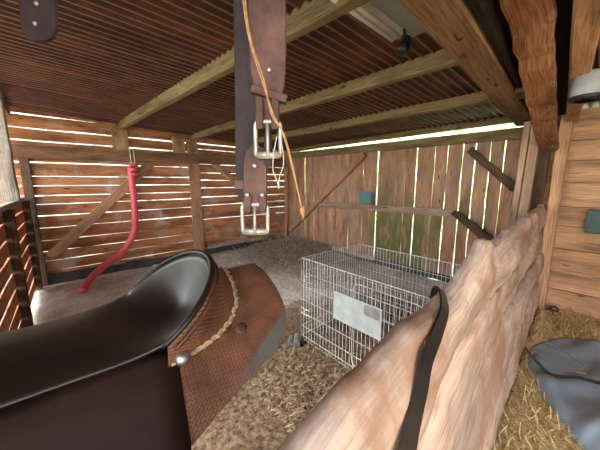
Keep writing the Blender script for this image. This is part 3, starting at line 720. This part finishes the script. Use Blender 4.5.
# ================================================================== WALL ITEMS
HOSE = [(.845, 5.16, 1.76), (.85, 5.15, 1.37), (.84, 5.13, .93), (.79, 5.12, .65), (.62, 5.09, .38), (.31, 4.95, .21), (.144, 4.75, .115), (.04, 4.5, .055)]
hs = thing('red_hose', (.9, 5.12, 1.0), 'thick red rubber hose hanging curved on the left wall', 'hose')
hp = HOSE
hpts = spline([(x-.9, y-5.12, z-1.0) for x, y, z in hp], 8)
MB().tube(hpts, .05, 14, rr=[.048-.002*math.sin(i*.7) for i in range(len(hpts))]).build('hose', 'hose', hs, smooth=True)
for zc in (.62, .70, .77): MB().lathe([(.05, -.02), (.062, -.012), (.062, .012), (.05, .02)], (-.01, .015, zc), (0, 0, 1), 14).build('ridge', 'hose', hs, smooth=True)
MB().tube([(-.035, 0, .77), (-.035, .06, 1.0), (-.035, .07, 1.02)], .008, 6).build('hanging_cord', 'string', hs, smooth=True)
MB().tube([(.015, 0, .77), (.015, .06, 1.0), (.015, .07, 1.02)], .008, 6).build('hanging_cord', 'string', hs, smooth=True)
tb = thing('junction_box', (4.12, 2.9, 1.1), 'small teal plastic box standing on the back wall rail', 'box')
MB().beam((0, -.125, .12), (0, .125, .12), .06, .22, (0, 0, 1), ch=.1).build('body', 'teal', tb)
MB().beam((-.033, -.13, .215), (-.033, .13, .215), .01, .03, (0, 0, 1)).build('lid', 'teal', tb)
gb = thing('green_box', (4.15, .0, .96), 'dark green box fixed to orange boards at the right edge', 'box')
MB().beam((0, -.2, .13), (0, .12, .13), .07, .25, (0, 0, 1), ch=.12).build('body', 'dkgreen', gb)
MB().lathe([(.012, 0), (.014, .01), (.004, .02)], (-.035, .09, .05), (-1, 0, 0), 10).build('knob', 'silver', gb)
wb = thing('white_tub', (2.6, .11, 2.04), 'white plastic tub with dark rim hanging at the upper right edge', 'tub')
MB().tube([(.05, -.03, .16), (.05, .03, .3), (.05, .06, .34), (.05, .09, .3), (.05, .14, .16)], .004, 6).build('handle', 'black', wb)
MB().lathe([(.07, 0), (.085, .015), (.09, .15), (.07, .17), (.02, .172)], (.05, .06, -.01), (0, 0, 1), 18).build('body', 'tub', wb, smooth=True)
MB().lathe([(.09, 0), (.096, .005), (.096, .02), (.09, .025)], (.05, .06, -.01), (0, 0, 1), 18).build('rim', 'black', wb)
# hook in header
hk = MB().tube(spline([(1.42, .55, 2.2), (1.42, .55, 2.165), (1.45, .545, 2.15), (1.48, .54, 2.165), (1.475, .54, 2.178)], 5), .004, 6)
tag(hk.build('hook', 'black', smooth=True), 'small dark metal hook screwed into the header beam', 'hook')
# strip light
sl = thing('strip_light', (1.1, .95, 2.4), 'dusty fluorescent strip light with bare tubes under the roof', 'lamp')
MB().beam((-.55, -.0, .0), (.52, .0, -.025), .075, .035, (0, 0, 1), 2).build('housing', 'lamp_white', sl)
for q in (-.022, .022): MB().tube([(-.54, q, -.03), (.49, q, -.053)], .012, 10).build('tube', 'tube', sl, smooth=True)
sg_ = MB().beam((.55, .84, 2.44), (1.72, .84, 2.385), .2, .004, (0, 0, 1), 2)
tag(sg_.build('roof_panel', 'sheet_grey'), 'plain grey panel under the roof sheets beside the strip light', 'panel')
sp = thing('spotlight', (1.63, .915, 2.33), 'small black spotlight hanging at the end of the strip light', 'lamp')
MB().lathe([(.02, -.05), (.035, -.045), (.038, 0), (.026, .02), (.022, .05)], (0, 0, -.02), (.4, -.2, 1), 14).build('body', 'black', sp, smooth=True)
MB().tube([(0, 0, 0), (-.02, 0, .05), (-.02, 0, .09)], .014, 8).build('bracket', 'black', sp, smooth=True)

# ================================================================== RUG, CABLE
def rugz(x, y):
    u = x-2.0; v = -y+.35
    z = .10+.05*math.sin(3.1*u+1)*math.sin(2.5*v+.4)
    z += .04*math.sin(9*(v+.35*u))+.02*math.sin(17*(u*.6-v)+1.3)+.01*math.sin(27*v+7*u)
    return z
OUT = [(3.16, .22), (3.04, .27), (2.87, .295), (2.65, .26), (2.42, .18), (2.2, .07), (2.05, -.03), (1.95, -.1), (1.8, -.3), (1.95, -.75), (2.4, -1.1), (2.9, -1.2), (3.4, -1.0), (3.62, -.6), (3.6, -.2), (3.4, .1)]
OP = spline([(a, b_, 0) for a, b_ in OUT+OUT[:1]], 6); cxr, cyr = 2.75, -.42
G = []
for r in np.linspace(0, 1, 40):
    row = []
    for i, p in enumerate(OP):
        x = cxr+(p.x-cxr)*r; y = cyr+(p.y-cyr)*r
        edge = min(1, (1-r)/.16); z = .035+(rugz(x, y)-.035)*(edge*(2-edge))
        z += .012*math.sin(i*.9)*(r**3)
        row.append((x-cxr, y-cyr, max(.058, z)))
    G.append(row)
rg = thing('horse_rug', (cxr, cyr, 0), 'blue-grey horse rug crumpled on the straw at lower right', 'rug')
MB().grid(G).build('cloth', 'cloth', rg, smooth=True, solid=.006, off=0)
pts = []
for (x, y) in ((2.72, .30), (2.62, .12), (2.68, -.1), (2.8, -.3), (2.85, -.5)):
    pts.append((x-cxr, y-cyr, max(.05, rugz(x, y))+.008))
P = spline(pts, 6); mb = MB(); rings = []
for i, p in enumerate(P):
    x, y = p.x+cxr, p.y+cyr; z = max(.05, rugz(x, y) if i > 4 else p.z)+.006
    w = .022; rings.append([(p.x-w, p.y, z), (p.x+w, p.y, max(.05, rugz(x+w, y))+.006 if i > 4 else z), (p.x+w, p.y, z+.004), (p.x-w, p.y, z+.004)])
mb.loft(rings).build('binding', 'cloth_band', rg, smooth=False)
MB().beam((2.76-cxr, .0-cyr, rugz(2.76, .0)+.018), (2.76-cxr, -.05-cyr, rugz(2.76, -.05)+.018), .02, .004, (0, 0, 1)).build('tag', 'plate', rg)
cb = MB().tube(spline([(4.05, .42, .04), (3.98, .36, .05), (4.05, .28, .06), (3.93, .22, .05), (4.02, .1, .06), (4.0, -.1, .05), (3.9, -.3, .05)], 8), .006, 6)
cb.tube(spline([(4.06, .3, .06), (4.1, .25, .09), (4.02, .22, .07), (3.98, .28, .09), (4.05, .27, .1)], 6), .009, 6)
tag(cb.build('black_cable', 'black', smooth=True), 'black cable lying on straw at the foot of the orange wall', 'cable')

# ================================================================== STRAW
def strands(name, n, area, mat, L, label, zoff=.0, up=.25, zf=fz, cat='straw', wmin=.0012, wmax=.0025):
    V = []; F = []
    k = 0
    while k < n:
        x, y = area()
        if x is None: continue
        a = random.uniform(0, PI); l = random.uniform(*L); w = random.uniform(wmin, wmax); t = random.gauss(0, up)
        dx, dy, dz = math.cos(a)*l/2, math.sin(a)*l/2, math.sin(t)*l/2
        z = zf(x, y)+zoff+random.uniform(.002, .012)+abs(dz)
        nx, ny = -math.sin(a)*w, math.cos(a)*w; b0 = len(V); bx = random.gauss(0, .1)*l
        V += [(x-dx-nx, y-dy-ny, z-dz), (x-dx+nx, y-dy+ny, z-dz), (x+bx*nx/w-nx, y+bx*ny/w-ny, z+w), (x+bx*nx/w+nx, y+bx*ny/w+ny, z+w), (x+dx-nx, y+dy-ny, z+dz), (x+dx+nx, y+dy+ny, z+dz)]
        F += [(b0, b0+1, b0+3, b0+2), (b0+2, b0+3, b0+5, b0+4)]; k += 1
    me = bpy.data.meshes.new(name); me.from_pydata(V, [], F); me.materials.append(M[mat]); me.update()
    o = bpy.data.objects.new(name, me); COL.objects.link(o); return tag(o, label, cat, kind='stuff')
def a_right():
    x = random.uniform(1.2, 4.15); y = random.uniform(-1.2, .16+.05*x)
    inside = False; j = len(OUT)-1
    for i in range(len(OUT)):
        (xi, yi), (xj, yj) = OUT[i], OUT[j]
        if (yi > y) != (yj > y) and x < (xj-xi)*(y-yi)/(yj-yi)+xi: inside = not inside
        j = i
    if inside: return None, None
    return x, y
strands('straw_bedding', 20000, a_right, 'straw', (.04, .16), 'yellow straw bedding in the neighbouring stall', .004, wmin=.0015, wmax=.0035)
def a_left():
    x = .9+2.2*random.random()**1.3; y = .55+2.2*random.random()**1.2
    if not (1.58 < x < 2.38 and .57 < y < 1.75) and y > 2.7-.35*(x-1)*1.2+random.gauss(0, .15): return None, None
    return x, y
strands('floor_litter', 17000, a_left, 'litter', (.02, .12), 'brown dung and straw litter in front of and inside the crate', .0, .2, zf=lambda x, y: fz(x, y)+(.03 if 1.55 < x < 2.4 and .55 < y < 1.77 else 0), cat='litter', wmin=.0014, wmax=.004)
def a_heap():
    x = random.gauss(3.6, .5); y = random.gauss(4.3, .55)
    if x > 4.05 or y > 5.18: return None, None
    return x, y
strands('hay_heap', 7000, a_heap, 'old_hay', (.05, .2), 'heap of old hay in the far corner of the stall', .0, .35, cat='hay', wmin=.004, wmax=.009)
def a_dust():
    x = random.uniform(-.3, 4.1); y = random.uniform(1.6, 5.2); return x, y
strands('scattered_straw', 2200, a_dust, 'old_hay', (.02, .09), 'loose straw scattered thinly over the dusty floor', 0, .1, cat='straw', wmin=.0015, wmax=.003)
